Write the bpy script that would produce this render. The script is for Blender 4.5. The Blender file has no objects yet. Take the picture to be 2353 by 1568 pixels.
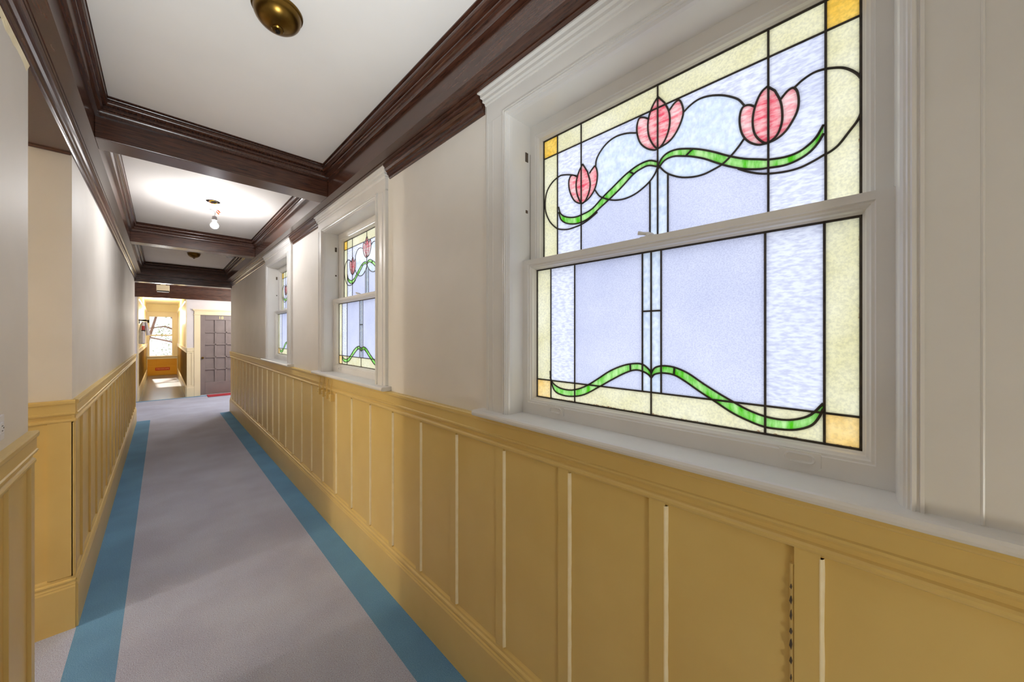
import bpy, bmesh, math, random
from mathutils import Vector, geometry
random.seed(4)
HC_ = 2.785
sc = bpy.context.scene
# ------------------------------------------------------------------ camera
cam = bpy.data.objects.new('camera', bpy.data.cameras.new('camera'))
sc.collection.objects.link(cam)
cam.location = (0, 0, 1.55)
cam.rotation_euler = (math.radians(90), 0, math.radians(-45))
cam.data.sensor_width = 36
cam.data.lens = 804.5 / 2353 * 36
cam.data.shift_y = -16 / 2353
cam.data.clip_start = 0.02
sc.camera = cam
# ------------------------------------------------------------------ world, exposure, light
sc.view_settings.view_transform = 'Standard'
sc.view_settings.look = 'None'
sc.view_settings.gamma = 1
sc.view_settings.use_curve_mapping = False
sc.view_settings.exposure = 0.62
w = bpy.data.worlds.new('sky'); sc.world = w; w.use_nodes = True
bg = w.node_tree.nodes['Background']
bg.inputs[0].default_value = (0.88, 0.93, 1.0, 1); bg.inputs[1].default_value = 1.06
sc.cycles.max_bounces = 10; sc.cycles.diffuse_bounces = 7; sc.cycles.transparent_max_bounces = 12
sc.cycles.sample_clamp_indirect = 6
sc.cycles.use_denoising = True

def lamp(name, loc, energy, color, radius):
    l = bpy.data.lights.new(name, 'POINT'); l.energy = energy; l.color = color; l.shadow_soft_size = radius
    o = bpy.data.objects.new(name, l); o.location = loc; sc.collection.objects.link(o); return o
WARM = (1.0, 0.93, 0.78); SOFT = (1.0, 0.98, 0.94)
lamp('side_passage_lamp_light', (-4.0, 2.74, 2.0), 70, WARM, 0.08)
lamp('rear_fill_light', (-.23, -1.7, .7), 24, (.90, .97, 1.0), 0.25)  # unseen fill added behind the camera, no fixture there
def spot(name, loc, aim, energy, color, radius, angle):
    l = bpy.data.lights.new(name, 'SPOT'); l.energy = energy; l.color = color; l.shadow_soft_size = radius
    l.spot_size = math.radians(angle); l.spot_blend = 1
    o = bpy.data.objects.new(name, l); o.location = loc; sc.collection.objects.link(o)
    o.rotation_euler = (Vector(loc) - Vector(aim)).to_track_quat('Z', 'Y').to_euler(); return o
# added fill spot beside the camera, unseen, bounced off the ceiling
spot('ceiling_bounce_fill', (-.05, -.25, 1.2), (.16, 1.05, HC_), 112, (.90, .97, 1.0), .10, 66)
lamp('cross_hall_fill_light', (1.7, 10.3, 2.2), 46, SOFT, 0.12)  # unseen fill added to brighten the cross hall
lamp('far_hall_fill_light', (0.02, 15.6, 2.1), 34, (1.0, 0.97, 0.90), 0.18)  # added fill without a fixture, lifts the far hall
sun = bpy.data.objects.new('sun', bpy.data.lights.new('sun', 'SUN')); sc.collection.objects.link(sun)
sun.data.energy = 3; sun.data.angle = math.radians(1.5); sun.data.color = (1.0, .95, .84)
sun.rotation_euler = Vector((-.06, 1, .50)).to_track_quat('Z', 'Y').to_euler()
# ------------------------------------------------------------------ materials
def lin(c):
    return tuple((v / 255 / 12.92 if v / 255 <= .04045 else ((v / 255 + .055) / 1.055) ** 2.4) for v in c) + (1,)
def newmat(name):
    m = bpy.data.materials.new(name); m.use_nodes = True
    nt = m.node_tree; return m, nt, nt.nodes, nt.links, nt.nodes['Principled BSDF']
def noise(ns, ln, scale, detail=3, stretch=None, rough=.5):
    tc = ns.new('ShaderNodeTexCoord'); mp = ns.new('ShaderNodeMapping'); n = ns.new('ShaderNodeTexNoise')
    ln.new(tc.outputs['Object'], mp.inputs[0]); ln.new(mp.outputs[0], n.inputs['Vector'])
    if stretch: mp.inputs['Scale'].default_value = stretch
    n.inputs['Scale'].default_value = scale; n.inputs['Detail'].default_value = detail
    n.inputs['Roughness'].default_value = rough
    return n
def ramp(ns, ln, src, c0, c1, p0=.3, p1=.7):
    r = ns.new('ShaderNodeValToRGB'); ln.new(src, r.inputs[0])
    r.color_ramp.elements[0].position = p0; r.color_ramp.elements[1].position = p1
    r.color_ramp.elements[0].color = c0; r.color_ramp.elements[1].color = c1; return r
def bump(ns, ln, b, src, strength, dist=.002):
    bp = ns.new('ShaderNodeBump'); bp.inputs['Strength'].default_value = strength
    bp.inputs['Distance'].default_value = dist; ln.new(src, bp.inputs['Height']); ln.new(bp.outputs[0], b.inputs['Normal'])
def mat(name, c0, c1=None, rough=.5, scale=8, stretch=None, bs=0, bscale=60, metal=0, detail=3, p=(.3, .7), coat=0):
    m, nt, ns, ln, b = newmat(name)
    b.inputs['Roughness'].default_value = rough; b.inputs['Metallic'].default_value = metal
    b.inputs['Coat Weight'].default_value = coat; b.inputs['Coat Roughness'].default_value = .15
    if c1:
        n = noise(ns, ln, scale, detail, stretch); r = ramp(ns, ln, n.outputs[0], lin(c0), lin(c1), *p)
        ln.new(r.outputs[0], b.inputs['Base Color'])
    else: b.inputs['Base Color'].default_value = lin(c0)
    if bs:
        n2 = noise(ns, ln, bscale, 2); bump(ns, ln, b, n2.outputs[0], bs)
    return m
M = {}
M['plaster'] = mat('cream_plaster', (230, 225, 217), (236, 231, 224), .55, 3, bs=.15, bscale=25)
M['ceilpaint'] = mat('ceiling_paint', (236, 232, 228), (242, 238, 234), .7, 2, bs=.1, bscale=20)
M['tan'] = mat('tan_gloss_paint', (220, 190, 117), (225, 197, 126), .36, 4, bs=.12, bscale=30)
M['glint_and_paint_edge'] = mat('pale_glint_and_edge_paint', (250, 238, 205), (244, 228, 186), .5, 30)  # glint painted on the batten beads; also the chipped paint edge
M['white'] = mat('white_gloss_paint', (222, 220, 217), (228, 226, 223), .3, 6, bs=.1, bscale=40)
M['crevice'] = mat('grimy_joint', (66, 56, 48), (96, 84, 72), .8, 30)
M['wood_y'] = mat('dark_stained_wood', (52, 28, 20), (88, 54, 40), .24, 9, (14, 1, 14), bs=.1, bscale=60, coat=.25)
M['wood_x'] = mat('dark_stained_oak_beam', (48, 26, 19), (96, 58, 42), .24, 9, (1, 14, 14), bs=.1, bscale=60, coat=.25)
M['lead'] = mat('dark_lead_came', (52, 46, 42), (74, 66, 58), .5, 40, metal=.3)
M['door'] = mat('mauve_grey_door_paint', (128, 115, 115), (136, 124, 122), .4, 5)
M['cream'] = mat('cream_yellow_paint', (242, 228, 184), (246, 234, 194), .4, 4)
M['gold'] = mat('dark_gold_wainscot_paint', (150, 118, 48), (166, 132, 58), .4, 5)
M['creamtrim'] = mat('cream_trim_paint', (236, 220, 184), (240, 226, 192), .35, 4)
M['ochre'] = mat('ochre_paint', (222, 158, 30), (226, 166, 44), .4, 4)
M['brass'] = mat('aged_brass', (98, 74, 30), (134, 102, 48), .3, 12, metal=1)
M['darkmetal'] = mat('dark_bronze', (40, 32, 26), None, .4, metal=.8)
M['steel'] = mat('brushed_steel', (176, 174, 178), (196, 194, 198), .35, 20, metal=.6)
M['greycyl'] = mat('pale_grey_enamel', (196, 192, 200), (206, 202, 210), .4, 20)
M['black'] = mat('black_rubber', (28, 24, 26), None, .5)
M['red'] = mat('red_enamel', (158, 24, 26), None, .4)
M['redmat'] = mat('red_doormat_pile', (160, 44, 58), (186, 60, 72), .9, 200)
M['plastic'] = mat('white_plastic', (238, 238, 240), None, .3)
M['slot'] = mat('outlet_slot', (70, 66, 64), None, .6)
M['orange'] = mat('orange_wire_nut', (240, 92, 30), None, .4)
M['wire'] = mat('grey_wire', (120, 112, 112), None, .4)
M['wirey'] = mat('yellow_wire', (226, 190, 40), None, .4)
M['signred'] = mat('sign_red', (196, 58, 22), (206, 70, 30), .5, 20)
M['signtext'] = mat('sign_pale_letters', (242, 196, 130), None, .5)
M['gilt'] = mat('gilt_numeral', (240, 226, 160), None, .35)
M['bark'] = mat('tree_bark', (118, 84, 66), (150, 112, 92), .9, 20)
M['leaf'] = mat('pale_leaf', (120, 134, 62), (160, 168, 92), .8, 6)
M['vinyl'] = mat('far_hall_floor', (104, 110, 118), (122, 128, 136), .22, 6, bs=.1, bscale=12)

def carpet(name, cols, scale, bs):
    m, nt, ns, ln, b = newmat(name)
    n = noise(ns, ln, scale, 2, rough=.7); n2 = noise(ns, ln, 2.3, 3)
    r = ns.new('ShaderNodeValToRGB'); ln.new(n.outputs[0], r.inputs[0])
    els = r.color_ramp.elements
    els[0].position = .3; els[0].color = lin(cols[0]); els[1].position = .72; els[1].color = lin(cols[-1])
    for i, c in enumerate(cols[1:-1]):
        e = els.new(.3 + .42 * (i + 1) / (len(cols) - 1)); e.color = lin(c)
    mx = ns.new('ShaderNodeMix'); mx.data_type = 'RGBA'; mx.blend_type = 'MULTIPLY'; mx.inputs[0].default_value = 1
    r2 = ramp(ns, ln, n2.outputs[0], (.86, .84, .86, 1), (1, 1, 1, 1), .35, .65)
    ln.new(r.outputs[0], mx.inputs[6]); ln.new(r2.outputs[0], mx.inputs[7]); ln.new(mx.outputs[2], b.inputs['Base Color'])
    b.inputs['Roughness'].default_value = .95; b.inputs['Specular IOR Level'].default_value = .15
    bump(ns, ln, b, n.outputs[0], bs, .004); return m
M['carpet'] = carpet('heather_grey_carpet', [(126, 130, 164), (192, 192, 216), (184, 200, 226), (250, 250, 255)], 240, .7)
M['blue'] = carpet('teal_blue_carpet', [(92, 142, 184), (112, 160, 202), (134, 180, 216)], 260, .35)

def glassmat(name, c0, c1, scale=10, stretch=None, ripple=None, p=(.3, .7), dirt=False):
    m, nt, ns, ln, b = newmat(name); ns.remove(b)
    out = ns['Material Output']
    n = noise(ns, ln, scale, 4, stretch, .6)
    r = ramp(ns, ln, n.outputs[0], lin(c0), lin(c1), *p)
    tr = ns.new('ShaderNodeBsdfTranslucent'); gl = ns.new('ShaderNodeBsdfGlossy'); gl.inputs['Roughness'].default_value = .18
    mx = ns.new('ShaderNodeMixShader'); mx.inputs[0].default_value = .035
    src = r.outputs[0]
    if ripple:
        rs, rst, amt = ripple
        n2 = noise(ns, ln, rs, 2, rst, .55)
        r2 = ramp(ns, ln, n2.outputs[0], (1 - amt, 1 - amt, 1 - amt * .8, 1), (1, 1, 1, 1), .36, .60)
        mm = ns.new('ShaderNodeMix'); mm.data_type = 'RGBA'; mm.blend_type = 'MULTIPLY'; mm.inputs[0].default_value = 1
        ln.new(src, mm.inputs[6]); ln.new(r2.outputs[0], mm.inputs[7]); src = mm.outputs[2]
        bp = ns.new('ShaderNodeBump'); bp.inputs['Strength'].default_value = .6; bp.inputs['Distance'].default_value = .003
        ln.new(n2.outputs[0], bp.inputs['Height']); ln.new(bp.outputs[0], gl.inputs['Normal'])
    if dirt:  # rusty putty specks along the bottom edge and the outer right edge
        tc = ns.new('ShaderNodeTexCoord'); sx = ns.new('ShaderNodeSeparateXYZ'); ln.new(tc.outputs['Object'], sx.inputs[0])
        def edge(sock, v0, v1):
            q = ns.new('ShaderNodeMapRange'); ln.new(sock, q.inputs[0]); q.inputs[1].default_value = v0; q.inputs[2].default_value = v1; return q.outputs[0]
        mxm = ns.new('ShaderNodeMath'); mxm.operation = 'MAXIMUM'
        ln.new(edge(sx.outputs[2], 1.322, 1.293), mxm.inputs[0]); ln.new(edge(sx.outputs[1], -.448, -.470), mxm.inputs[1])
        nd = noise(ns, ln, 60, 4, rough=.7); ad = ns.new('ShaderNodeMath'); ad.operation = 'ADD'
        ln.new(mxm.outputs[0], ad.inputs[0]); ln.new(nd.outputs[0], ad.inputs[1])
        st = ns.new('ShaderNodeMapRange'); ln.new(ad.outputs[0], st.inputs[0]); st.inputs[1].default_value = 1.22; st.inputs[2].default_value = 1.36
        md = ns.new('ShaderNodeMix'); md.data_type = 'RGBA'; ln.new(st.outputs[0], md.inputs[0]); ln.new(src, md.inputs[6]); md.inputs[7].default_value = lin((150, 92, 40)); src = md.outputs[2]
    ln.new(src, tr.inputs[0]); ln.new(tr.outputs[0], mx.inputs[1]); ln.new(gl.outputs[0], mx.inputs[2])
    ln.new(mx.outputs[0], out.inputs[0]); return m
M['g_amber'] = glassmat('amber_cathedral_glass', (246, 190, 60), (255, 214, 104), 14, ripple=(90, (1, 1, 1), .22), dirt=True)
M['g_cream'] = glassmat('cream_cathedral_glass', (230, 222, 170), (246, 241, 208), 7, ripple=(170, (1, 1, 1), .16), dirt=True)
M['g_honey'] = glassmat('pale_honey_glass', (252, 204, 110), (255, 226, 160), 14, ripple=(120, (1, 1, 1), .16), dirt=True)
M['g_ripple'] = glassmat('rippled_clear_glass', (224, 228, 246), (244, 246, 255), 3, ripple=(52, (1, 1, 3.0), .26))
M['g_frost'] = glassmat('frosted_lavender_glass', (204, 208, 232), (228, 230, 246), 2.5, ripple=(260, (1, 1, 1.4), .18))
M['g_pale'] = glassmat('pale_blue_streaky_glass', (214, 228, 245), (238, 245, 253), 26, (1, 1, 1.6), ripple=(60, (1, 1.5, 1), .16))
M['g_pink'] = glassmat('pink_opal_glass', (248, 128, 138), (255, 218, 214), 26, (1, 1, 3.4), p=(.36, .62))
M['g_rose'] = glassmat('rose_opal_glass', (244, 84, 106), (255, 194, 192), 26, (1, 1, 3.4), p=(.36, .62))
M['g_green'] = glassmat('green_opal_glass', (84, 196, 30), (196, 244, 160), 17, (1, 2.5, .7), p=(.36, .64))
def clearmat():
    m, nt, ns, ln, b = newmat('clear_glass'); ns.remove(b)
    t = ns.new('ShaderNodeBsdfTransparent'); g = ns.new('ShaderNodeBsdfGlossy'); g.inputs['Roughness'].default_value = .02
    mx = ns.new('ShaderNodeMixShader'); mx.inputs[0].default_value = .04
    ln.new(t.outputs[0], mx.inputs[1]); ln.new(g.outputs[0], mx.inputs[2]); ln.new(mx.outputs[0], ns['Material Output'].inputs[0]); return m
M['clear'] = clearmat()
m, nt, ns, ln, b = newmat('lit_bulb_glass')
b.inputs['Base Color'].default_value = (1, 1, 1, 1)
b.inputs['Emission Color'].default_value = (1, .97, .92, 1); b.inputs['Emission Strength'].default_value = 90
M['bulb'] = m
# ------------------------------------------------------------------ mesh helpers
class MB:
    def __init__(s): s.bm = bmesh.new(); s.mi = 0
    def quad(s, *p):
        vs = [s.bm.verts.new(q) for q in p]
        f = s.bm.faces.new(vs); f.material_index = s.mi; return f
    def box(s, x0, x1, y0, y1, z0, z1, bev=0):
        x0, x1 = sorted((x0, x1)); y0, y1 = sorted((y0, y1)); z0, z1 = sorted((z0, z1))
        v = [s.bm.verts.new((x, y, z)) for x in (x0, x1) for y in (y0, y1) for z in (z0, z1)]
        fs = [s.bm.faces.new([v[i] for i in f]) for f in ((0, 1, 3, 2), (4, 6, 7, 5), (0, 4, 5, 1), (2, 3, 7, 6), (0, 2, 6, 4), (1, 5, 7, 3))]
        for f in fs: f.material_index = s.mi
        if bev:
            es = list({e for f in fs for e in f.edges})
            r = bmesh.ops.bevel(s.bm, geom=es, offset=bev, segments=2, affect='EDGES', profile=.5)
            for f in r['faces']: f.material_index = s.mi
        return s
    def prism(s, prof, a0, a1, f):
        """closed outline prof extruded from a0 to a1; f(u, v, a) gives the point"""
        A = [s.bm.verts.new(f(u, v, a0)) for u, v in prof]; B = [s.bm.verts.new(f(u, v, a1)) for u, v in prof]
        n = len(prof)
        for i in range(n):
            s.bm.faces.new((A[i], A[(i + 1) % n], B[(i + 1) % n], B[i])).material_index = s.mi
        s.bm.faces.new(A).material_index = s.mi; s.bm.faces.new(B[::-1]).material_index = s.mi
        return s
    def loops(s, loops, closed=True, joinends=False):
        """skin successive loops of equal length"""
        L = [[s.bm.verts.new(p) for p in l] for l in loops]
        if joinends: L.append(L[0])
        n = len(L[0])
        for a, b in zip(L, L[1:]):
            for i in range(n if closed else n - 1):
                j = (i + 1) % n
                s.bm.faces.new((a[i], a[j], b[j], b[i])).material_index = s.mi
        return L
    def lathe(s, prof, c, seg=32, axis='z'):
        def pt(r, h, t):
            a, b = r * math.cos(t), r * math.sin(t)
            return {'z': (c[0] + a, c[1] + b, c[2] + h), 'x': (c[0] + h, c[1] + a, c[2] + b), 'y': (c[0] + a, c[1] + h, c[2] + b)}[axis]
        s.loops([[pt(max(r, 1e-4), h, 2 * math.pi * k / seg) for k in range(seg)] for r, h in prof])
        return s
    def tube(s, pts, r, seg=8):
        pts = [Vector(p) for p in pts]; L = []
        for i, p in enumerate(pts):
            d = (pts[min(i + 1, len(pts) - 1)] - pts[max(i - 1, 0)]).normalized()
            a = d.orthogonal().normalized(); 
            if abs(d.z) < .95: a = d.cross(Vector((0, 0, 1))).normalized()
            b = d.cross(a); rr = r[i] if isinstance(r, (list, tuple)) else r
            L.append([p + rr * (math.cos(2 * math.pi * k / seg) * a + math.sin(2 * math.pi * k / seg) * b) for k in range(seg)])
        R = s.loops(L)
        s.bm.faces.new(R[0][::-1]).material_index = s.mi; s.bm.faces.new(R[-1]).material_index = s.mi
        return s
    def build(s, name, mats, parent=None, smooth=False):
        bmesh.ops.remove_doubles(s.bm, verts=s.bm.verts, dist=1e-6)
        bmesh.ops.recalc_face_normals(s.bm, faces=s.bm.faces)
        me = bpy.data.meshes.new(name); s.bm.to_mesh(me); s.bm.free()
        for m in (mats if isinstance(mats, (list, tuple)) else [mats]): me.materials.append(m)
        if smooth:
            for p in me.polygons: p.use_smooth = True
            me.set_sharp_from_angle(angle=math.radians(35))
        o = bpy.data.objects.new(name, me); sc.collection.objects.link(o); o.parent = parent
        if parent is not None:
            t = Vector(parent.location); q = parent.parent
            while q is not None: t += Vector(q.location); q = q.parent
            me.transform(__import__('mathutils').Matrix.Translation(-t))
        return o
def empty(name, loc=(0, 0, 0), parent=None):
    o = bpy.data.objects.new(name, None); sc.collection.objects.link(o); o.location = loc; o.parent = parent
    o.empty_display_size = .1; return o
def tag(o, label, cat, group=None, kind=None):
    o['label'] = label; o['category'] = cat
    if group: o['group'] = group
    if kind: o['kind'] = kind
    return o
def struct(o, label, cat): return tag(o, label, cat, kind='structure')

# ------------------------------------------------------------------ measures (metres; x across the corridor, y along it)
XR, XL = .985, -.337           # plaster faces
FR, FL = .872, -.247           # inner faces of the perimeter beams
HC, HB = 2.785, 2.57           # ceiling, underside of the beams
YE, YB = 9.0, -3.0             # end of the corridor, back of the corridor
Y0, Y1 = 2.10, 2.96            # side passage on the left
YD, YF = 11.75, 18.7           # wall with door 18, far end wall
NL, NR = -.40, .433            # far hall
WIN = (.4675, 2.715, 4.93)
RAIL_T, RAIL_B, BASE_T = 1.204, 1.083, .283

# ------------------------------------------------------------------ floor
m = MB()
xs = [-2.6, -.32, -.148, .804, 1.0, 2.6]; ys = [YB, 8.93, 9.07, 11.6, 11.68, YD]
def fcell(x0, x1, y0, y1, i):
    m.mi = i; m.quad((x0, y0, 0), (x1, y0, 0), (x1, y1, 0), (x0, y1, 0))
fcell(-2.6, -.32, YB, 9.07, 0); fcell(-4.8, -2.6, 1.9, 3.1, 0); fcell(-.32, -.148, YB, 9.07, 1); fcell(-.148, .804, YB, 9.07, 0)
fcell(.804, 1.0, YB, 8.93, 1); fcell(.804, 1.0, 8.93, 9.07, 0)
fcell(1.0, 2.6, YB, 9.07, 0)
fcell(-2.6, 2.6, 9.07, 11.6, 0); fcell(-2.6, 2.6, 11.6, 11.72, 1)
fcell(-2.6, 2.6, 11.72, 19.0, 2)
struct(m.build('floor', [M['carpet'], M['blue'], M['vinyl']]), 'heather grey carpet with teal blue borders running down the corridor', 'floor')

# ------------------------------------------------------------------ walls
def wall(name, boxes, mt, label):
    m = MB()
    for b in boxes: m.box(*b)
    struct(m.build(name, mt), label, 'wall')
bx = []; y = YB; T = 1.14
ops = [(c - .53, c + .53) for c in WIN]
for a, b in ops:
    bx.append((XR, T, y, a, 0, HC)); bx.append((XR, T, a, b, 0, 1.2)); bx.append((XR, T, a, b, 2.44, HC)); y = b
bx.append((XR, T, y, YE, 0, HC))
wall('wall_right', bx, M['plaster'], 'long cream plaster wall pierced by the stained glass windows')
wall('wall_left_near', [(-.48, XL, YB, Y0, 0, HC)], M['plaster'], 'cream plaster wall at the left edge of the picture, nearest the camera')
wall('wall_left_far', [(XL - .12, XL, Y1, YE, 0, HC), (-4.7, XL - .12, Y1, Y1 + .12, 0, HC)], M['plaster'], 'cream plaster wall on the left beyond the side passage')
wall('wall_passage', [(-4.7, -.48, Y0 - .12, Y0, 0, HC), (-4.82, -4.7, Y0 - .12, Y1 + .12, 0, HC)], M['plaster'], 'hidden side wall of the left side passage')
wall('wall_back', [(-.48, T, YB - .12, YB, 0, HC)], M['plaster'], 'wall closing the corridor behind the camera')
wall('wall_cross_hall', [(-2.72, -2.6, YE - .12, YD + .12, 0, HC), (2.6, 2.72, YE - .12, YD + .12, 0, HC), (-2.6, XL - .12, YE - .12, YE, 0, HC), (T, 2.6, YE - .12, YE, 0, HC)], M['plaster'], 'side walls of the cross hall at the end of the corridor')
wall('wall_door', [(NR, .679, YD, YD + .12, 0, HC), (.679, 1.49, YD, YD + .12, 2.035, HC), (1.49, 2.6, YD, YD + .12, 0, HC), (-2.6, NL, YD, YD + .12, 0, HC), (NL, NR, YD, YD + .12, 2.43, HC)], mat('pale_lilac_white_plaster', (224, 218, 220), (230, 224, 226), .5, 3), 'pale plaster wall around the door numbered 18')
wall('wall_far_left', [(NL - .12, NL, YD + .12, YF, 0, 2.7)], M['cream'], 'warm yellow cream left wall of the narrow far hall')
wall('wall_far_right', [(NR, NR + .12, YD + .12, YF, 0, 2.7)], M['cream'], 'warm yellow cream right wall of the narrow far hall')
wall('wall_far_end', [(NL, -.36, YF, YF + .12, 0, 2.7), (.31, NR, YF, YF + .12, 0, 2.7), (-.36, .31, YF, YF + .12, 0, .70), (-.36, .31, YF, YF + .12, 2.235, 2.7)], M['cream'], 'yellow end wall around the bright far window')
m = MB(); m.box(-2.72, 2.72, YB - .12, YD, HC, HC + .08); m.box(-4.82, -2.72, Y0 - .12, Y1 + .12, HC, HC + .08)
struct(m.build('ceiling', M['ceilpaint']), 'off-white painted ceiling between dark wooden beams', 'ceiling')
m = MB(); m.box(NL - .12, NR + .12, YD + .12, YF + .12, 2.67, 2.75)
struct(m.build('ceiling_far_hall', M['cream']), 'cream ceiling of the narrow far hall', 'ceiling')

# ------------------------------------------------------------------ dark wooden beams
tn = [0]
def trim(mb, mt, label, cat='trim', smooth=False):
    tn[0] += 1
    return struct(mb.build('trim_%d' % tn[0], mt, smooth=smooth), label, cat)
m = MB(); m.box(FR, XR, YB, YE, HB, HC); m.box(FR + .05, XR, YB, YE, HB - .004, HB)
trim(m, M['wood_y'], 'dark stained perimeter beam above the stained glass windows', 'beam')
m = MB(); m.box(XL, FL, YB, 8.65, HB, HC); m.box(XL, FL - .045, YB, 8.65, HB - .006, HB)
trim(m, M['wood_y'], 'dark stained perimeter beam along the left wall', 'beam')
beams = [(2.81, 2.98, 'closest to the camera, beyond the near brass dome'), (5.68, 5.85, 'just beyond the lit bare bulb')]
for a, b, t in beams:
    m = MB(); m.box(FL, FR, a, b, HB, HC, .003)
    trim(m, M['wood_x'], 'dark oak cross beam ' + t, 'beam')
m = MB(); m.box(XL, FR, 8.65, 8.95, HB, HC)
m.box(XL, XR, 8.78, 9.0, 2.515, HB - .004); m.box(XL, XR, 8.86, 9.02, 2.46, 2.515); m.box(XL, FR, 8.62, 8.66, HB, 2.60)
trim(m, M['wood_x'], 'deep stepped dark beam over the end of the corridor', 'beam')
# crown mouldings round each ceiling panel, mitred
CP = [(.050, 0), (.050, .005), (.040, .007), (.038, .010)] + [(.031 + .019 * math.sin(t), .030 - .020 * math.cos(t)) for t in (.35, .8, 1.25, 1.7, 2.15, 2.6, 3.0)] + \
     [(.026, .052), (.026, .058), (.033, .060), (.034, .064), (.033, .068), (.024, .070), (.019, .076), (.013, .088), (.013, .094), (.017, .096), (.017, .101), (0, .104)]
bays = [(YB, 2.81), (2.98, 5.68), (5.85, 8.65)]
names = ['around the ceiling panel with the large brass dome', 'around the ceiling panel with the bare bulb', 'around the farthest ceiling panel']
for (a, b), t in zip(bays, names):
    m = MB()
    m.loops([[(FL + d, a + d, HC - h), (FR - d, a + d, HC - h), (FR - d, b - d, HC - h), (FL + d, b - d, HC - h)] for d, h in CP + [(0, 0)]])
    trim(m, M['wood_y'], 'dark crown moulding ' + t, 'moulding', True)
# bed moulding under the beams, against the plaster
BP = [(0, 2.495), (.006, 2.495), (.010, 2.502), (.012, 2.512), (.020, 2.516), (.022, 2.528), (.030, 2.534), (.036, 2.545), (.038, 2.556), (.046, 2.560), (.046, HB - .004), (0, HB - .004)]
def right_mould(a, b, t):
    m = MB(); m.prism(BP, a, b, lambda u, v, y: (XR - u, y, v)); trim(m, M['wood_y'], t, 'moulding')
right_mould(YB, WIN[0] - .68, 'dark bed moulding above the casing, behind the camera')
right_mould(WIN[0] + .68, WIN[1] - .68, 'short dark bed moulding between the large and the second window')
right_mould(WIN[1] + .68, WIN[2] - .68, 'short dark bed moulding between the second and third window')
right_mould(WIN[2] + .68, 8.78, 'dark bed moulding beyond the third window')
m = MB(); m.prism([(u * .85, v) for u, v in BP], YB, 8.78, lambda u, v, y: (XL + u, y, v))
m.box(-.48, XL, Y0, Y1, 2.50, HC)
trim(m, M['wood_y'], 'dark bed moulding along the left wall and over the side passage', 'moulding')
m = MB(); m.box(-4.7, XL - .002, Y1 - .014, Y1, 2.497, HC); m.prism([(0, 2.49), (.006, 2.49), (.012, 2.50), (0, 2.50)], -4.7, XL - .002, lambda u, v, x: (x, Y1 - .014 - u, v))
trim(m, M['wood_x'], 'flat dark frieze board above the side passage return', 'frieze')
# frieze of the cross hall
m = MB(); m.box(-2.6, 2.6, YD - .022, YD, 2.47, HC); m.box(-2.6, 2.6, YD - .03, YD, 2.405, 2.47, .004); m.box(-2.6, 2.6, YD - .045, YD - .02, 2.52, 2.545, .004); m.box(-2.6, 2.6, YD - .07, YD - .02, 2.68, HC, .01)
trim(m, M['wood_x'], 'dark wooden frieze across the cross hall above door 18', 'frieze')

# ------------------------------------------------------------------ wainscot
RP = [(0, RAIL_B), (.006, RAIL_B), (.010, 1.087), (.016, 1.089), (.018, 1.094), (.018, 1.100), (.015, 1.105), (.010, 1.109), (.009, 1.118), (.012, 1.124), (.020, 1.127), (.023, 1.131), (.023, 1.137), (.019, 1.140), (.019, 1.181), (.023, 1.183), (.025, 1.188), (.025, 1.199), (.022, RAIL_T), (0, RAIL_T)]
BSP = [(0, 0), (.023, 0), (.023, .218), (.020, .226), (.020, .232), (.016, .238), (.016, .245), (.019, .250), (.018, .257), (.011, .262), (.010, .272), (.006, .278), (.004, BASE_T), (0, BASE_T)]
PT = .004  # panel board in front of the plaster
def wains(f, a0, a1, bats, name, label, glint_bead=False, pm='tan', tm='tan'):
    """f(u, a, z): u metres out of the wall, a along it"""
    m = MB()
    m.prism([(0, BASE_T - .01), (PT, BASE_T - .01), (PT, RAIL_B + .01), (0, RAIL_B + .01)], a0, a1, lambda u, v, a: f(u, a, v))
    for a in bats:
        a_ = max(a, a0); b_ = min(a + .043, a1)
        if b_ - a_ < .01: continue
        m.prism([(PT, BASE_T - .005), (.014, BASE_T - .005), (.014, RAIL_B + .005), (PT, RAIL_B + .005)], a_, b_, lambda u, v, a: f(u, a, v))
    mats = [M[pm], M['glint_and_paint_edge']]
    if glint_bead:
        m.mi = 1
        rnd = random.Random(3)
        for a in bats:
            # ragged bead of filler down the joint; pale colour paints in an edge glint
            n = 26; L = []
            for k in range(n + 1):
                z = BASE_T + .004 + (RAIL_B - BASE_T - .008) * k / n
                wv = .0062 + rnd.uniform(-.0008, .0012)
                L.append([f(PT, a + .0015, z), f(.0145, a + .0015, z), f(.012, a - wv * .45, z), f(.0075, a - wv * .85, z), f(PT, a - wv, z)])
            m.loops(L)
    tn[0] += 1
    struct(m.build('trim_%d' % tn[0], mats), label, 'wainscot')
    m = MB(); m.prism(RP, a0, a1, lambda u, v, a: f(u, a, v)); trim(m, M[tm], 'moulded chair rail ' + name, 'chair rail')
    m = MB(); m.prism(BSP, a0, a1, lambda u, v, a: f(u, a, v))
    struct(m.build('baseboard_' + name.replace(' ', '_'), M[tm]), 'tall skirting board ' + name, 'baseboard')
fR = lambda u, a, z: (XR - u, a, z)
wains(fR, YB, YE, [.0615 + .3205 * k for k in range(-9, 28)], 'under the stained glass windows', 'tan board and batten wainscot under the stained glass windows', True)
fLn = lambda u, a, z: (XL + u, a, z)
wains(fLn, YB, Y0, [Y0 - .043] + [Y0 - .30 - .325 * k for k in range(14)], 'on the near left wall', 'tan board and batten wainscot on the near left wall')
wains(fLn, Y1 - .014, YE, [Y1 - .012] + [3.185 + .325 * k for k in range(18)] + [YE - .043], 'on the far left wall', 'tan board and batten wainscot on the far left wall')
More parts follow.
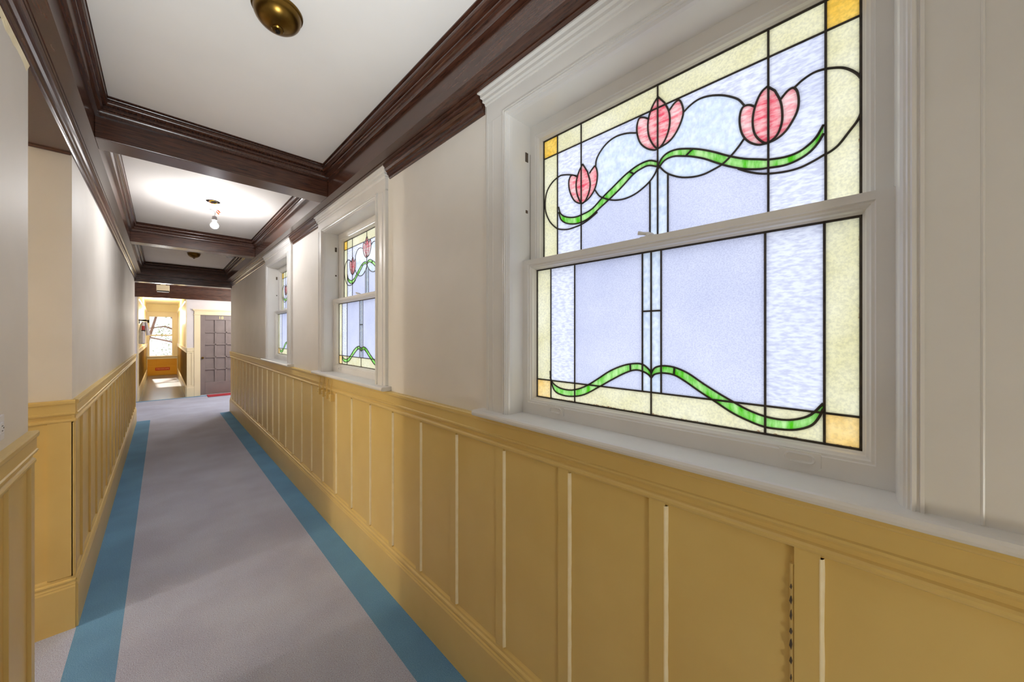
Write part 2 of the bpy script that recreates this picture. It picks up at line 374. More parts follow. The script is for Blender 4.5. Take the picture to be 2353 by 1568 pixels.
wains(lambda u, a, z: (a, Y1 - u, z), -4.7, XL + .014, [XL - .078, XL - .035] + [XL - .47 - .375 * k for k in range(10)], 'in the side passage', 'shaded tan wainscot facing the camera in the side passage')
wains(lambda u, a, z: (a, YD - u, z), NR, .565, [NR, .52], 'beside door 18', 'narrow strip of pale tan wainscot left of door 18', pm='creamtrim', tm='creamtrim')
wains(lambda u, a, z: (a, YD - u, z), 1.60, 2.6, [1.7, 2.0, 2.3], 'right of door 18', 'tan wainscot right of door 18')
wains(lambda u, a, z: (NL + u, a, z), YD + .12, YF, [YD + .13 + .32 * k for k in range(20)], 'left in the far hall', 'dark gold wainscot on the left of the far hall', pm='gold', tm='creamtrim')
wains(lambda u, a, z: (NR - u, a, z), YD, YF, [YD + .13 + .32 * k for k in range(20)], 'right in the far hall', 'dark gold wainscot on the right of the far hall', pm='gold', tm='creamtrim')

m = MB(); m.tube([(XR - .008, .1085, BASE_T + .01), (XR - .008, .1085, RAIL_B - .035)], .0045, 8); m.mi = 1
z = BASE_T + .03; rnd = random.Random(11)
while z < RAIL_B - .07:
    h = rnd.uniform(.010, .024); w_ = rnd.uniform(.0022, .0040)
    m.prism([(0, 0), (w_, h * .35), (w_ * .6, h * .8), (0, h), (-w_ * .5, h * .5)], XR - .0150, XR - .006, lambda u, v, x: (x, .1092 + u, z + v)); z += h + rnd.uniform(.010, .026)
tn[0] += 1
struct(m.build('trim_%d' % tn[0], [M['tan'], M['crevice']]), 'torn scalloped filler beside the nearest batten under the large window', 'filler')
m = MB(); rnd = random.Random(5); L = []
for k in range(70):
    y = -.6 + 2.68 * k / 69; d = rnd.uniform(.010, .022)
    L.append([(XL, y, 2.500), (XL + .007, y, 2.4985), (XL + .0035, y, 2.497 - d * .5), (XL, y, 2.4955 - d)])
m.loops(L, closed=False); m.mi = 1
for k in range(11):
    y = .25 + .15 * k + rnd.uniform(-.03, .03); h = rnd.uniform(.010, .018)
    m.prism([(0, 0), (.012, h * .2), (.030, h), (.014, h * 1.1)], XL, XL + .004, lambda u, v, x: (x, y + u, 2.462 + v))
tn[0] += 1
struct(m.build('trim_%d' % tn[0], [M['glint_and_paint_edge'], M['crevice']]), 'ragged chipped paint edge under the dark moulding at the top left', 'paint edge')
# ------------------------------------------------------------------ stained glass windows
UP_LINES =  {'loopL':[(300,2153),(332,2168),(369,2179),(390,2179),(421,2167),(448,2140),(459,2101),(457,2057),(438,2014),(412,1985),(390,1970),(352,1960),(320,1960),(281,1965),(247,1977),(214,1994)],'loop2t':[(221,2163),(218,2187),(200,2212),(172,2232),(139,2240),(100,2235),(65,2222)],'loop2b':[(225,2079),(207,2052),(186,2037),(152,2021),(113,2014),(76,2018),(46,2030),(20,2047),(3,2067),(-6,2086)],'loop3b':[(-6,2091),(-27,2063),(-48,2045),(-79,2028),(-113,2019),(-141,2018),(-164,2023),(-186,2030),(-207,2045),(-226,2064),(-240,2082)],'loop3t':[(-84,2225),(-103,2237),(-127,2244),(-155,2240),(-186,2227),(-211,2210),(-228,2194),(-240,2174)],'loop4':[(-347,2168),(-363,2179),(-383,2186),(-401,2185),(-417,2180),(-435,2171),(-449,2158),(-461,2141),(-469,2119),(-471,2089),(-468,2063),(-461,2039),(-446,2017),(-429,1994),(-414,1983),(-402,1979),(-386,1972),(-360,1964),(-333,1963),(-301,1968),(-275,1976),(-248,1990),(-226,2005)],'gLu':[(390,2058),(382,2032),(360,2013),(320,2000),(281,2001),(236,2012),(193,2042),(152,2067),(113,2091),(88,2103),(58,2113),(23,2115),(-6,2101)],'gLl':[(390,2037),(377,2003),(344,1981),(296,1972),(250,1981),(207,2005),(159,2032),(119,2057),(76,2088),(46,2098),(23,2099),(-6,2085)],'gRu':[(-6,2089),(-19,2109),(-38,2119),(-64,2119),(-94,2110),(-127,2096),(-164,2075),(-203,2049),(-240,2028),(-275,2014),(-293,2007),(-326,2001),(-353,2003),(-373,2013),(-389,2028),(-402,2052)],'gRl':[(-6,2078),(-27,2098),(-53,2101),(-79,2093),(-108,2081),(-141,2063),(-173,2040),(-203,2020),(-240,2000),(-275,1988),(-293,1985),(-326,1980),(-353,1984),(-376,1995),(-392,2012),(-402,2031)],'t1c':[(277,2191),(294,2168),(306,2132),(304,2092),(292,2059),(279,2043),(262,2054),(248,2082),(245,2113),(256,2155)],'t1l':[(301,2150),(320,2163),(332,2163),(341,2143),(337,2108),(320,2070),(300,2051),(279,2043)],'t1r':[(248,2146),(236,2158),(223,2165),(214,2135),(218,2099),(232,2071),(254,2052),(279,2043)],'t2c':[(-6,2309),(9,2291),(22,2264),(27,2232),(24,2197),(11,2164),(-6,2144),(-24,2156),(-38,2184),(-43,2214),(-40,2247),(-27,2280)],'t2l':[(23,2250),(40,2263),(56,2267),(64,2245),(63,2216),(52,2183),(31,2158),(6,2143),(-6,2143)],'t2r':[(-41,2249),(-56,2264),(-70,2268),(-79,2251),(-83,2223),(-74,2193),(-58,2167),(-38,2151),(-6,2143)],'t3c':[(-292,2199),(-279,2190),(-268,2168),(-261,2139),(-260,2111),(-265,2084),(-277,2063),(-292,2051),(-312,2063),(-322,2090),(-323,2120),(-319,2149),(-308,2180)],'t3l':[(-266,2157),(-252,2169),(-238,2170),(-231,2154),(-230,2127),(-236,2096),(-250,2071),(-271,2054),(-292,2050)],'t3r':[(-319,2151),(-333,2166),(-345,2169),(-353,2156),(-356,2131),(-353,2107),(-343,2085),(-329,2065),(-312,2054),(-292,2050)],'x1':[(91,2101),(73,2087)],'x2':[(-108,2103),(-89,2089)]}
LO_LINES = {'gLu':[(400,1405),(393,1367),(365,1347),(328,1340),(288,1343),(241,1360),(193,1389),(140,1424),(91,1446),(50,1455),(24,1453),(6,1440),(-2,1429)],'gLl':[(400,1382),(379,1331),(337,1317),(288,1319),(241,1332),(186,1363),(133,1395),(84,1422),(50,1434),(24,1431),(6,1422),(-2,1413)],'gRu':[(-2,1427),(-13,1445),(-37,1453),(-71,1451),(-109,1437),(-151,1410),(-190,1387),(-222,1370),(-253,1354),(-291,1342),(-327,1339),(-356,1345),(-382,1360),(-404,1390)],'gRl':[(-2,1412),(-13,1425),(-37,1431),(-71,1428),(-104,1411),(-141,1387),(-180,1364),(-218,1341),(-253,1326),(-291,1315),(-327,1315),(-356,1320),(-382,1334),(-395,1353),(-404,1377)],'x1':[(67,1451),(66,1428)],'x2':[(-72,1451),(-71,1428)]}

def smooth(pts, n=4):
    P = [Vector(p) for p in pts]; P = [P[0] * 2 - P[1]] + P + [P[-1] * 2 - P[-2]]; out = []
    for i in range(1, len(P) - 2):
        for k in range(n):
            t = k / n; a, b, c, d = P[i - 1:i + 3]
            out.append(.5 * ((2 * b) + (c - a) * t + (2 * a - 5 * b + 4 * c - d) * t * t + (3 * b - a - 3 * c + d) * t ** 3))
    out.append(P[-2]); return [(p.x, p.y) for p in out]
def mm(l): return [(a / 1000, b / 1000) for a, b in l]
def inside(p, poly):
    x, y = p; r = False; n = len(poly)
    for i in range(n):
        (x0, y0), (x1, y1) = poly[i], poly[(i + 1) % n]
        if (y0 > y) != (y1 > y) and x < (x1 - x0) * (y - y0) / (y1 - y0) + x0: r = not r
    return r
GH = .468
U = {k: smooth(mm(v)) for k, v in UP_LINES.items()}; Lw = {k: smooth(mm(v)) for k, v in LO_LINES.items()}
def at(line, x):
    """height of a polyline at x"""
    for (x0, y0), (x1, y1) in zip(line, line[1:]):
        if (x0 - x) * (x1 - x) <= 0 and x0 != x1: return y0 + (y1 - y0) * (x - x0) / (x1 - x0)
    return None
UZ0, UZ1, UH = 1.830, 2.349, 2.274
LZ0, LZ1, LH = 1.295, 1.810, 1.368
V1, V2 = .401, .289
CX = -.005
up_closed = {k: U[k] + [U[k][0]] for k in ('t1c', 't2c', 't3c')}
up_closed.update({k: U[k] for k in ('t1l', 't1r', 't2l', 't2r', 't3l', 't3r')})
upper_lines = [[(V1 + CX, UZ0), (V1 + CX, UZ1)], [(V2 + CX, UZ0), (V2 + CX, UZ1)], [(CX, UZ0), (CX, UZ1)], [(-V2 + CX, UZ0), (-V2 + CX, UZ1)], [(-V1 + CX, UZ0), (-V1 + CX, UZ1)],
               [(GH, UH), (-GH, UH)], [(.020, UZ0), (.020, 2.048)], [(-.037, UZ0), (-.037, 2.055)]]
upper_lines += [U[k] for k in ('loopL', 'loop2t', 'loop2b', 'loop3b', 'loop3t', 'loop4', 'gLu', 'gLl', 'gRu', 'gRl', 'x1', 'x2')] + list(up_closed.values())
lower_lines = [[(V1 + CX, LZ0), (V1 + CX, LZ1)], [(V2 + CX, LZ0), (V2 + CX, LZ1)], [(-.002, LZ0), (-.002, LZ1)], [(-V2 + CX, LZ0), (-V2 + CX, LZ1)], [(-V1 + CX, LZ0), (-V1 + CX, LZ1)],
               [(GH, LH), (-GH, LH)], [(.026, LH), (.026, LZ1)], [(-.033, LH), (-.033, LZ1)], [(.026, 1.622), (-.033, 1.622)]]
lower_lines += [Lw[k] for k in ('gLu', 'gLl', 'gRu', 'gRl', 'x1', 'x2')]
GM = ['g_ripple', 'g_amber', 'g_cream', 'g_frost', 'g_pale', 'g_pink', 'g_rose', 'g_green', 'clear', 'g_honey']
P_green_u = [U['gLu'] + U['gLl'][::-1], U['gRu'] + U['gRl'][::-1]]
P_green_l = [Lw['gLu'] + Lw['gLl'][::-1], Lw['gRu'] + Lw['gRl'][::-1]]
P_pink = [U[k] for k in ('t1l', 't1r', 't2l', 't2r', 't3l', 't3r')]
P_rose = [U[k] for k in ('t1c', 't2c', 't3c')]
P_pale = [U['loop2t'] + U['t2l'][::-1][:8] + [(-.005, 2.09)] + U['loop2b'][::-1], U['loop3t'][::-1] + [(-.04, 2.15), (-.005, 2.14), (-.005, 2.09)] + U['loop3b'] + [(-.236, 2.12)]]
def cls_u(p):
    y, z = p; yy = y - CX
    if any(inside(p, q) for q in P_rose): return 6
    if any(inside(p, q) for q in P_pink): return 5
    if any(inside(p, q) for q in P_green_u): return 7
    if abs(yy) > V1: return 1 if z > UH else 2
    if z > UH: return 2
    if any(inside(p, q) for q in P_pale): return 4
    if -.037 < y < .020 and z < 2.06: return 4
    if abs(yy) < V2:
        h = at(U['gLl'] if y > 0 else U['gRl'], y)
        if h is not None and z < h: return 3
    return 0
def cls_l(p):
    y, z = p; yy = y - CX
    if any(inside(p, q) for q in P_green_l): return 7
    if abs(yy) > V1: return 9 if z < LH else 2
    if z < LH: return 2
    if abs(yy) > V2: return 0
    if -.033 < y < .026: return 4
    return 3
def pane_mesh(lines, z0, z1, cls, X0, th, mats):
    vs = []; es = []
    def addl(l):
        k = len(vs); vs.extend([Vector((max(-GH, min(GH, a)), max(z0, min(z1, b)))) for a, b in l]); es.extend([(k + i, k + i + 1) for i in range(len(l) - 1)])
    addl([(-GH, z0), (GH, z0), (GH, z1), (-GH, z1), (-GH, z0)])
    for l in lines: addl(l)
    V, E_, F, *_ = geometry.delaunay_2d_cdt(vs, es, [], 0, 1e-5)
    m = MB()
    a = [m.bm.verts.new((X0, v.x, v.y)) for v in V]; b = [m.bm.verts.new((X0 + th, v.x, v.y)) for v in V]
    for f in F:
        c = sum((V[i] for i in f), Vector((0, 0))) / len(f)
        if abs(c.x) > GH + 1e-6: continue
        m.bm.faces.new([a[i] for i in f]).material_index = cls((c.x, c.y))
        m.bm.faces.new([b[i] for i in f]).material_index = 8
    return m
def lead_mesh(lines, z0, z1, X0):
    m = MB()
    def came(l, w=.0026, d=.0030):
        l = [Vector((max(-GH, min(GH, p[0])), max(z0, min(z1, p[1])))) for p in l]
        L = []
        for i, p in enumerate(l):
            t = (l[min(i + 1, len(l) - 1)] - l[max(i - 1, 0)])
            if t.length < 1e-7: t = Vector((0, 1))
            t.normalize(); n = Vector((-t.y, t.x))
            prof = [(-w, 0), (-w, -d * .45), (-w * .55, -d), (w * .55, -d), (w, -d * .45), (w, 0), (w, .0035 + d * .5), (-w, .0035 + d * .5)]
            L.append([(X0 + x, p.x + n.x * o, p.y + n.y * o) for o, x in prof])
        R = m.loops(L); m.bm.faces.new(R[0][::-1]); m.bm.faces.new(R[-1])
    for l in lines: came(l)
    came([(-GH + .002, z0), (-GH + .002, z1)], .003); came([(GH - .002, z0), (GH - .002, z1)], .003)
    came([(-GH, z0 + .002), (GH, z0 + .002)], .003); came([(-GH, z1 - .002), (GH, z1 - .002)], .003)
    return m
def rect(y0, y1, z0, z1, x): return [(x, y0, z0), (x, y1, z0), (x, y1, z1), (x, y0, z1)]
def sash(outer, glass, xf, th):
    """frame from outer rectangle to the glass edge with an ovolo round the glass"""
    m = MB(); y0, y1, z0, z1 = glass
    g = lambda d, x: rect(y0 - d, y1 + d, z0 - d, z1 + d, x)
    m.loops([rect(*outer, xf + th), rect(*outer, xf), g(.020, xf), g(.018, xf + .004), g(.013, xf + .005), g(.010, xf + .009), g(.006, xf + .012), g(.004, xf + .022), g(0, xf + .026), g(0, xf + th)], joinends=True)
    return m
first = {}
def share(name, key, mk, mats, parent, smooth=False):
    """build a part once and let the other windows share its mesh"""
    if key not in first:
        o = mk().build(name, mats, None, smooth); first[key] = o.data; o.parent = parent
    else:
        o = bpy.data.objects.new(name, first[key]); sc.collection.objects.link(o); o.parent = parent
    return o
wl = ['large stained glass sash window with three pink tulips, nearest the camera', 'second stained glass sash window from the camera, half seen', 'farthest and narrowest seen stained glass sash window in the right wall']
for i, c in enumerate(WIN):
    root = empty('window_%d' % (i + 1), (0, c, 0))
    struct(root, wl[i], 'window')
    gm = [M[k] for k in GM]
    # sashes (local y = 0 at the window's centre)
    lo = share('lower_sash', 'lo', lambda: sash((-.515, .515, 1.231, 1.848), (-GH, GH, LZ0, LZ1), 1.045, .042), M['white'], root)
    share('leaded_glass', 'lg', lambda: pane_mesh(lower_lines, LZ0, LZ1, cls_l, 1.080, .004, gm), gm, lo)
    share('lead_came', 'll', lambda: lead_mesh(lower_lines, LZ0, LZ1, 1.080), M['lead'], lo)
    up = share('upper_sash', 'up', lambda: sash((-.515, .515, 1.806, 2.412), (-GH, GH, UZ0, UZ1), 1.090, .042), M['white'], root)
    share('leaded_glass', 'ug', lambda: pane_mesh(upper_lines, UZ0, UZ1, cls_u, 1.122, .004, gm), gm, up)
    share('lead_came', 'ul', lambda: lead_mesh(upper_lines, UZ0, UZ1, 1.122), M['lead'], up)
    def lift(yc):
        def mk():
            m = MB(); zc = 1.264
            # flat plate with a scooped recess
            L = []
            def rr(hw, hh, x, r):
                pts = []
                for cx_, cz_, a0 in ((hw - r, hh - r, 0), (-hw + r, hh - r, 90), (-hw + r, -hh + r, 180), (hw - r, -hh + r, 270)):
                    for k in range(5):
                        t = math.radians(a0 + 22.5 * k); pts.append((x, yc + cx_ + r * math.cos(t), zc + cz_ + r * math.sin(t)))
                return pts
            m.loops([rr(.038, .017, 1.0452, .002), rr(.0375, .0165, 1.0425, .002), rr(.0285, .0115, 1.0425, .0110), rr(.0270, .0100, 1.0395, .0096), rr(.0250, .0085, 1.0398, .0082), rr(.0235, .0070, 1.0440, .0068), rr(.019, .004, 1.0448, .0038)])
            return m
        return mk
    share('sash_lift', 'lf1', lift(.345), M['white'], lo, True); share('sash_lift', 'lf2', lift(-.365), M['white'], lo, True)
    def lock():
        m = MB(); m.box(1.050, 1.085, -.030, .022, 1.846, 1.852, .002); m.lathe([(0, 1.852 - 1.85), (.013, .002), (.013, .007), (.009, .011), (0, .012)], (1.064, -.004, 1.85), 20)
        m.tube([(1.064, -.004, 1.859), (1.058, .012, 1.862), (1.054, .028, 1.866)], [.006, .005, .0065]); return m
    share('sash_lock', 'lk', lock, M['white'], up, True)
    # inner reeded moulding and jamb, three sides
    def jamb():
        m = MB(); zt = 2.412
        P = [(.546, .966), (.546, .958), (.541, .957), (.540, .960), (.537, .960), (.535, .957), (.531, .956), (.529, .960), (.526, .961), (.524, .966), (.521, .968), (.517, .974), (.515, .985), (.515, 1.139), (.529, 1.139), (.529, .970)]
        m.loops([[(x, -hy, 1.225), (x, -hy, zt + hy - .515), (x, hy, zt + hy - .515), (x, hy, 1.225)] for hy, x in P], closed=False, joinends=True)
        return m
    share('jamb', 'jb', jamb, M['white'], root)
    for s in (-1, 1):
        def side():
            m = MB(); ow = .76 if (s < 0 and i == 0) else .652; m.box(.968, XR, s * .540, s * ow, 1.230, 2.440)
            m.box(.9655, .968, s * .540, s * .608, 1.230, 2.432); m.tube([(.967, s * .6095, 1.232), (.967, s * .6095, 2.430)], .0028, 8)
            m.box(.966, .968, s * (ow - .012), s * ow, 1.230, 2.440)
            return m
        share('side_casing', 'sc%d%d' % (s, i == 0), side, M['white'], root)
    def head():
        m = MB(); m.box(.967, XR, -.652, .652, 2.434, 2.515)
        return m
    share('head_casing', 'hc', head, M['white'], root)
    def cap():
        m = MB(); P = [(0, 2.508), (.020, 2.508), (.023, 2.512), (.023, 2.520), (.030, 2.524), (.030, 2.536), (.037, 2.542), (.037, 2.556), (.046, 2.560), (.046, HB - .0045), (0, HB - .0045)]
        m.loops([[(XR, -(.652 + u - .018 if u else .652), v), (XR - u, -(.652 + max(u - .018, 0)), v), (XR - u, .652 + max(u - .018, 0), v), (XR, .652 + max(u - .018, 0), v)] for u, v in P], closed=True)
        return m
    share('head_cap', 'cp', cap, M['white'], root)
    def sill():
        m = MB()
        prof = [(1.139, 1.205), (.985, 1.205), (.930, 1.206), (.924, 1.209), (.921, 1.215), (.921, 1.222), (.924, 1.228), (.930, 1.2305), (1.139, 1.2310)]
        m.prism(prof, -.515, .515, lambda u, v, y: (u, y, v))
        prof2 = [(XR, 1.205)] + prof[2:-1] + [(XR, 1.2305)]
        for s in (-1, 1): m.prism(prof2, s * .515, s * .695, lambda u, v, y: (u, y, v))
        return m
    share('window_sill', 'si', sill, M['white'], root)
    def pulley():
        m = MB()
        m.box(1.0895, 1.0905, .5135, .5150, 1.86, 2.30)
        m.box(1.060, 1.076, .5130, .5152, 2.262, 2.300, .0004); m.box(1.062, 1.074, .5130, .5152, 2.05, 2.062, .0004)
        return m
    share('sash_pulley', 'pl', pulley, M['crevice'], root)
# ------------------------------------------------------------------ door 18 and its casing
root = struct(empty('door_1', (1.085, YD, 0)), 'mauve grey fifteen-panel door numbered 18', 'door')
m = MB(); X0, X1 = .682, 1.487
m.box(X0, X1, YD + .035, YD + .07, .012, 2.03)
gx = [.773, .993, 1.211]; gz = [(1.909, 1.609), (1.579, 1.300), (1.270, .977), (.947, .668), (.638, .330)]
def dbox(a, b, z0, z1): m.box(a, b, YD + .004, YD + .036, z0, z1, .004)
dbox(X0, .773, .012, 2.03); dbox(1.394, X1, .012, 2.03); dbox(.773, 1.394, 1.909, 2.03); dbox(.773, 1.394, .012, .330)
for a in gx[1:]: dbox(a - .036, a, .330, 1.909)
for (a, b), (c_, d_) in zip(gz, gz[1:]): dbox(.773, 1.394, c_, b)
m.build('door_leaf', M['door'], root)
m = MB(); m.lathe([(0, -.06), (.022, -.058), (.027, -.045), (.020, -.03), (.010, -.022), (.010, 0), (.03, 0), (.03, .004)], (.725, YD + .02, .95), 20, 'y'); m.build('door_knob', M['brass'], root, True)
m = MB()
for a, b in ((.567, .682), (1.487, 1.60)): m.box(a, b, YD - .022, YD + .06, 0, 2.035, .003)
m.box(.682, 1.487, YD - .004, YD + .10, 2.03, 2.045)
m.box(.567, 1.60, YD - .022, YD, 2.035, 2.13, .003); m.box(.555, 1.612, YD - .030, YD, 2.030, 2.046, .004); m.box(.552, 1.615, YD - .034, YD, 2.125, 2.145, .003); m.box(.535, 1.632, YD - .052, YD, 2.145, 2.172, .005)
m.build('door_casing', M['creamtrim'], root)
def text(body, name, size, loc, rot, mt, parent, ext=.002):
    cu = bpy.data.curves.new(name, 'FONT'); cu.body = body; cu.size = size; cu.extrude = ext; cu.align_x = 'CENTER'; cu.align_y = 'CENTER'
    t = bpy.data.objects.new(name, cu); sc.collection.objects.link(t)
    bpy.context.view_layer.update(); dg = bpy.context.evaluated_depsgraph_get()
    me = bpy.data.meshes.new_from_object(t.evaluated_get(dg)); bpy.data.objects.remove(t)
    me.materials.clear(); me.materials.append(mt)
    o = bpy.data.objects.new(name, me); sc.collection.objects.link(o); o.parent = parent
    o.location = Vector(loc) - (Vector(parent.location) if parent else Vector()); o.rotation_euler = rot; return o
text('18', 'door_number', .105, (1.085, YD + .002, 1.968), (math.radians(90), 0, 0), M['gilt'], root, .003)
m = MB(); m.box(.80, 1.50, YD - .42, YD - .03, .001, .014, .004)
tag(m.build('door_mat', M['redmat']), 'dull red doormat lying on the carpet in front of door 18', 'doormat')

# ------------------------------------------------------------------ far hall: window, panel, sign
root = struct(empty('window_4', (0, YF, 0)), 'bright clear sash window at the very end of the far hall', 'window')
for n, (z0, z1), yy in (('lower_sash', (.70, 1.515), YF + .015), ('upper_sash', (1.485, 2.235), YF + .055)):
    m = MB(); o_ = (-.36, .31, z0, z1); g_ = (-.325, .275, z0 + .04, z1 - .035)
    R = lambda r, y: [(r[0], y, r[2]), (r[1], y, r[2]), (r[1], y, r[3]), (r[0], y, r[3])]
    m.loops([R(o_, yy + .035), R(o_, yy), R(g_, yy), R(g_, yy + .035)], joinends=True)
    s_ = m.build(n, M['creamtrim'], root)
    m = MB(); m.box(g_[0], g_[1], yy + .015, yy + .019, g_[2], g_[3]); m.build('pane', M['clear'], s_)
m = MB()
m.box(NL, -.355, YF - .025, YF, .72, 2.24, .004); m.box(.305, NR, YF - .025, YF, .72, 2.24, .004)
m.box(NL, NR, YF - .028, YF, 2.24, 2.375, .004); m.box(NL, NR, YF - .05, YF, 2.375, 2.40, .005)
m.box(NL + .02, NR - .02, YF - .06, YF, .690, .722, .006); m.box(NL + .02, NR - .02, YF - .02, YF, .610, .690, .003)
m.build('window_casing', M['creamtrim'], root)
m = MB(); m.box(NL + .02, NR - .02, YF - .012, YF, 0, .610); m.box(NL + .02, NR - .02, YF - .022, YF - .01, .02, .345, .003)
for x in (-.13, .13): m.box(x - .008, x + .008, YF - .020, YF - .01, .345, .610, .002)
trim(m, M['ochre'], 'bright ochre painted panel under the far window', 'panel')
sg = tag(empty('fire_escape_sign', (.02, YF - .024, .235)), 'small red FIRE ESCAPE sign on the ochre board under the far window', 'sign')
m = MB(); m.box(-.175, .215, YF - .028, YF - .022, .180, .290, .002); m.build('sign_plate', M['signred'], sg)
text('FIRE', 'lettering_fire', .066, (-.092, YF - .029, .235), (math.radians(90), 0, 0), M['signtext'], sg, .001)
text('ESCAPE', 'lettering_escape', .066, (.086, YF - .029, .235), (math.radians(90), 0, 0), M['signtext'], sg, .001)
for s, x0 in ((-1, NL), (1, NR)):
    m = MB(); m.prism([(0, 2.34), (.012, 2.345), (.016, 2.36), (.03, 2.375), (.034, 2.40), (0, 2.40)], YD + .12, YF, lambda u, v, y: (x0 - s * u, y, v))
    trim(m, M['creamtrim'], 'cream picture moulding on the %s of the far hall' % ('left' if s < 0 else 'right'), 'moulding')
m = MB(); m.box(NL - .001, NL + .02, YD - .004, YD + .14, 0, 2.405); m.box(NR - .02, NR + .001, YD + .0, YD + .14, 1.21, 2.405)
trim(m, M['creamtrim'], 'slim cream reveal at the mouth of the far hall', 'trim')

# ------------------------------------------------------------------ ceiling fittings
def dome(name, loc, s, label):
    root = tag(empty(name, loc), label, 'ceiling light', 'brass dome ceiling lights')
    x, y, z = loc
    m = MB(); m.lathe([(0, 0), (.082 * s, 0), (.084 * s, -.004), (.083 * s, -.010), (.078 * s, -.014), (0, -.014)], (x, y, z), 48); m.build('rim', M['brass'], root, True)
    prof = [(.078 * s, -.013)]
    for k in range(1, 13):
        t = k / 12 * math.pi / 2; prof.append((.078 * s * math.cos(t) + .0, -.013 - .062 * s * math.sin(t)))
    prof[-1] = (.014 * s, prof[-1][1])
    m = MB(); m.lathe(prof, (x, y, z), 48); m.build('dome', M['brass'], root, True)
    m = MB(); h = -.074 * s - .001; m.lathe([(.020 * s, h + .004), (.021 * s, h), (.018 * s, h - .004), (.012 * s, h - .005), (.0, h - .005)], (x, y, z), 24); f = m.build('finial_ring', M['brass'], root, True)
    m = MB(); m.lathe([(.008 * s, h), (.009 * s, h - .006), (.007 * s, h - .012), (0, h - .014)], (x, y, z), 16); m.build('finial', M['darkmetal'], f, True)
dome('brass_ceiling_dome', (.312, 1.575, HC), 1.0, 'large brass ceiling dome nearest the camera, cut by the top edge')
dome('brass_ceiling_dome', (.346, 7.22, HC), .95, 'small-looking brass ceiling dome in the farthest ceiling panel')
root = tag(empty('smoke_detector', (.765, 7.08, HC)), 'round white smoke detector at the right of the farthest ceiling panel', 'smoke detector')
m = MB(); m.lathe([(0, 0), (.055, 0), (.055, -.012), (.048, -.026), (.030, -.030), (0, -.030)], (.765, 7.08, HC), 32); m.build('housing', M['plastic'], root, True)
m = MB(); m.lathe([(.042, -.020), (.046, -.024), (.040, -.029), (.036, -.027)], (.765, 7.08, HC), 32); m.build('vent_ring', M['slot'], root, True)
# bare bulb hanging from an open junction box
bxx, byy = .357, 4.27
root = tag(empty('hanging_bare_bulb', (bxx, byy, HC)), 'lit bare bulb dangling on loose wires from an open ceiling box', 'light bulb')
m = MB(); m.lathe([(.050, -.001), (.052, -.004), (.046, -.005), (.042, .0), (.042, -.0005), (0, -.0005)], (bxx - .02, byy, HC), 24); jb = m.build('junction_box', M['darkmetal'], root, True)
rnd = random.Random(2)
for k in range(5):
    m = MB(); a = k * 1.25; p = [(bxx - .02 + .03 * math.cos(a + t * 1.3), byy + .03 * math.sin(a + t * 1.3), HC - .006 - .008 * math.sin(t * 1.5 + k)) for t in (0, .7, 1.4, 2.1, 2.8)]
    m.tube(p, .003, 6); m.build('loose_wire', [M['wirey'], M['orange'], M['wire'], M['wirey'], M['black']][k], jb, True)
def wirec(pts, mt, r=.0016):
    m = MB(); q = [Vector(p) for p in pts]; out = []
    P = [q[0]] + q + [q[-1]]
    for i in range(1, len(P) - 2):
        for k in range(6):
            t = k / 6; a, b, c_, d = P[i - 1:i + 3]; out.append(.5 * ((2 * b) + (c_ - a) * t + (2 * a - 5 * b + 4 * c_ - d) * t * t + (3 * b - a - 3 * c_ + d) * t ** 3))
    out.append(q[-1]); m.tube(out, r, 6); return m.build('wire', mt, root, True)
B_ = lambda dx, dz: (bxx + dx, byy, HC + dz)
wirec([B_(.010, -.004), B_(.0, -.03), B_(-.03, -.045), B_(-.055, -.045), B_(-.02, -.055), B_(.006, -.075), B_(-.004, -.11), B_(-.012, -.14)], M['wire'])
wirec([B_(.012, -.004), B_(.028, -.03), B_(.024, -.05), B_(.014, -.075), B_(-.045, -.078), B_(-.01, -.095), B_(-.008, -.14)], M['wire'])
for dx, dz, a in ((.020, -.082, -.5), (.012, -.098, -.9)):
    m = MB(); m.tube([B_(dx - .010, dz + .010), B_(dx, dz), B_(dx + .010, dz - .012)], [.003, .005, .0062], 10); m.build('wire_nut', M['orange'], root, True)
m = MB(); m.lathe([(0, -.135), (.012, -.135), (.018, -.142), (.020, -.172), (.016, -.176), (0, -.176)], (bxx - .010, byy, HC), 20); m.build('lamp_socket', M['wire'], root, True)
prof = [(.012, -.172), (.013, -.182)]
for k in range(0, 15):
    t = -.95 + k / 14 * (math.pi / 2 + .95); prof.append((.030 * math.cos(t), -.222 - .030 * math.sin(t)))
prof[-1] = (0, prof[-1][1])
m = MB(); m.lathe(prof, (bxx - .010, byy, HC), 32); m.build('bulb', M['bulb'], root, True)
lamp('bare_bulb_light', (bxx - .010, byy, HC - .235), 32, (.98, .98, 1.0), .034)
# cream box hanging from the cross hall ceiling
root = tag(empty('ceiling_equipment_box', (.02, 10.9, HC)), 'cream box with a dark underside hanging from the cross hall ceiling', 'box')
m = MB(); m.box(-.085, .120, 10.80, 11.00, 2.50, 2.62, .006); m.box(-.02, .06, 10.86, 10.94, 2.61, HC); m.build('housing', M['creamtrim'], root)
m = MB(); m.box(-.080, .115, 10.805, 10.995, 2.478, 2.501, .004); m.build('lens', M['darkmetal'], root)

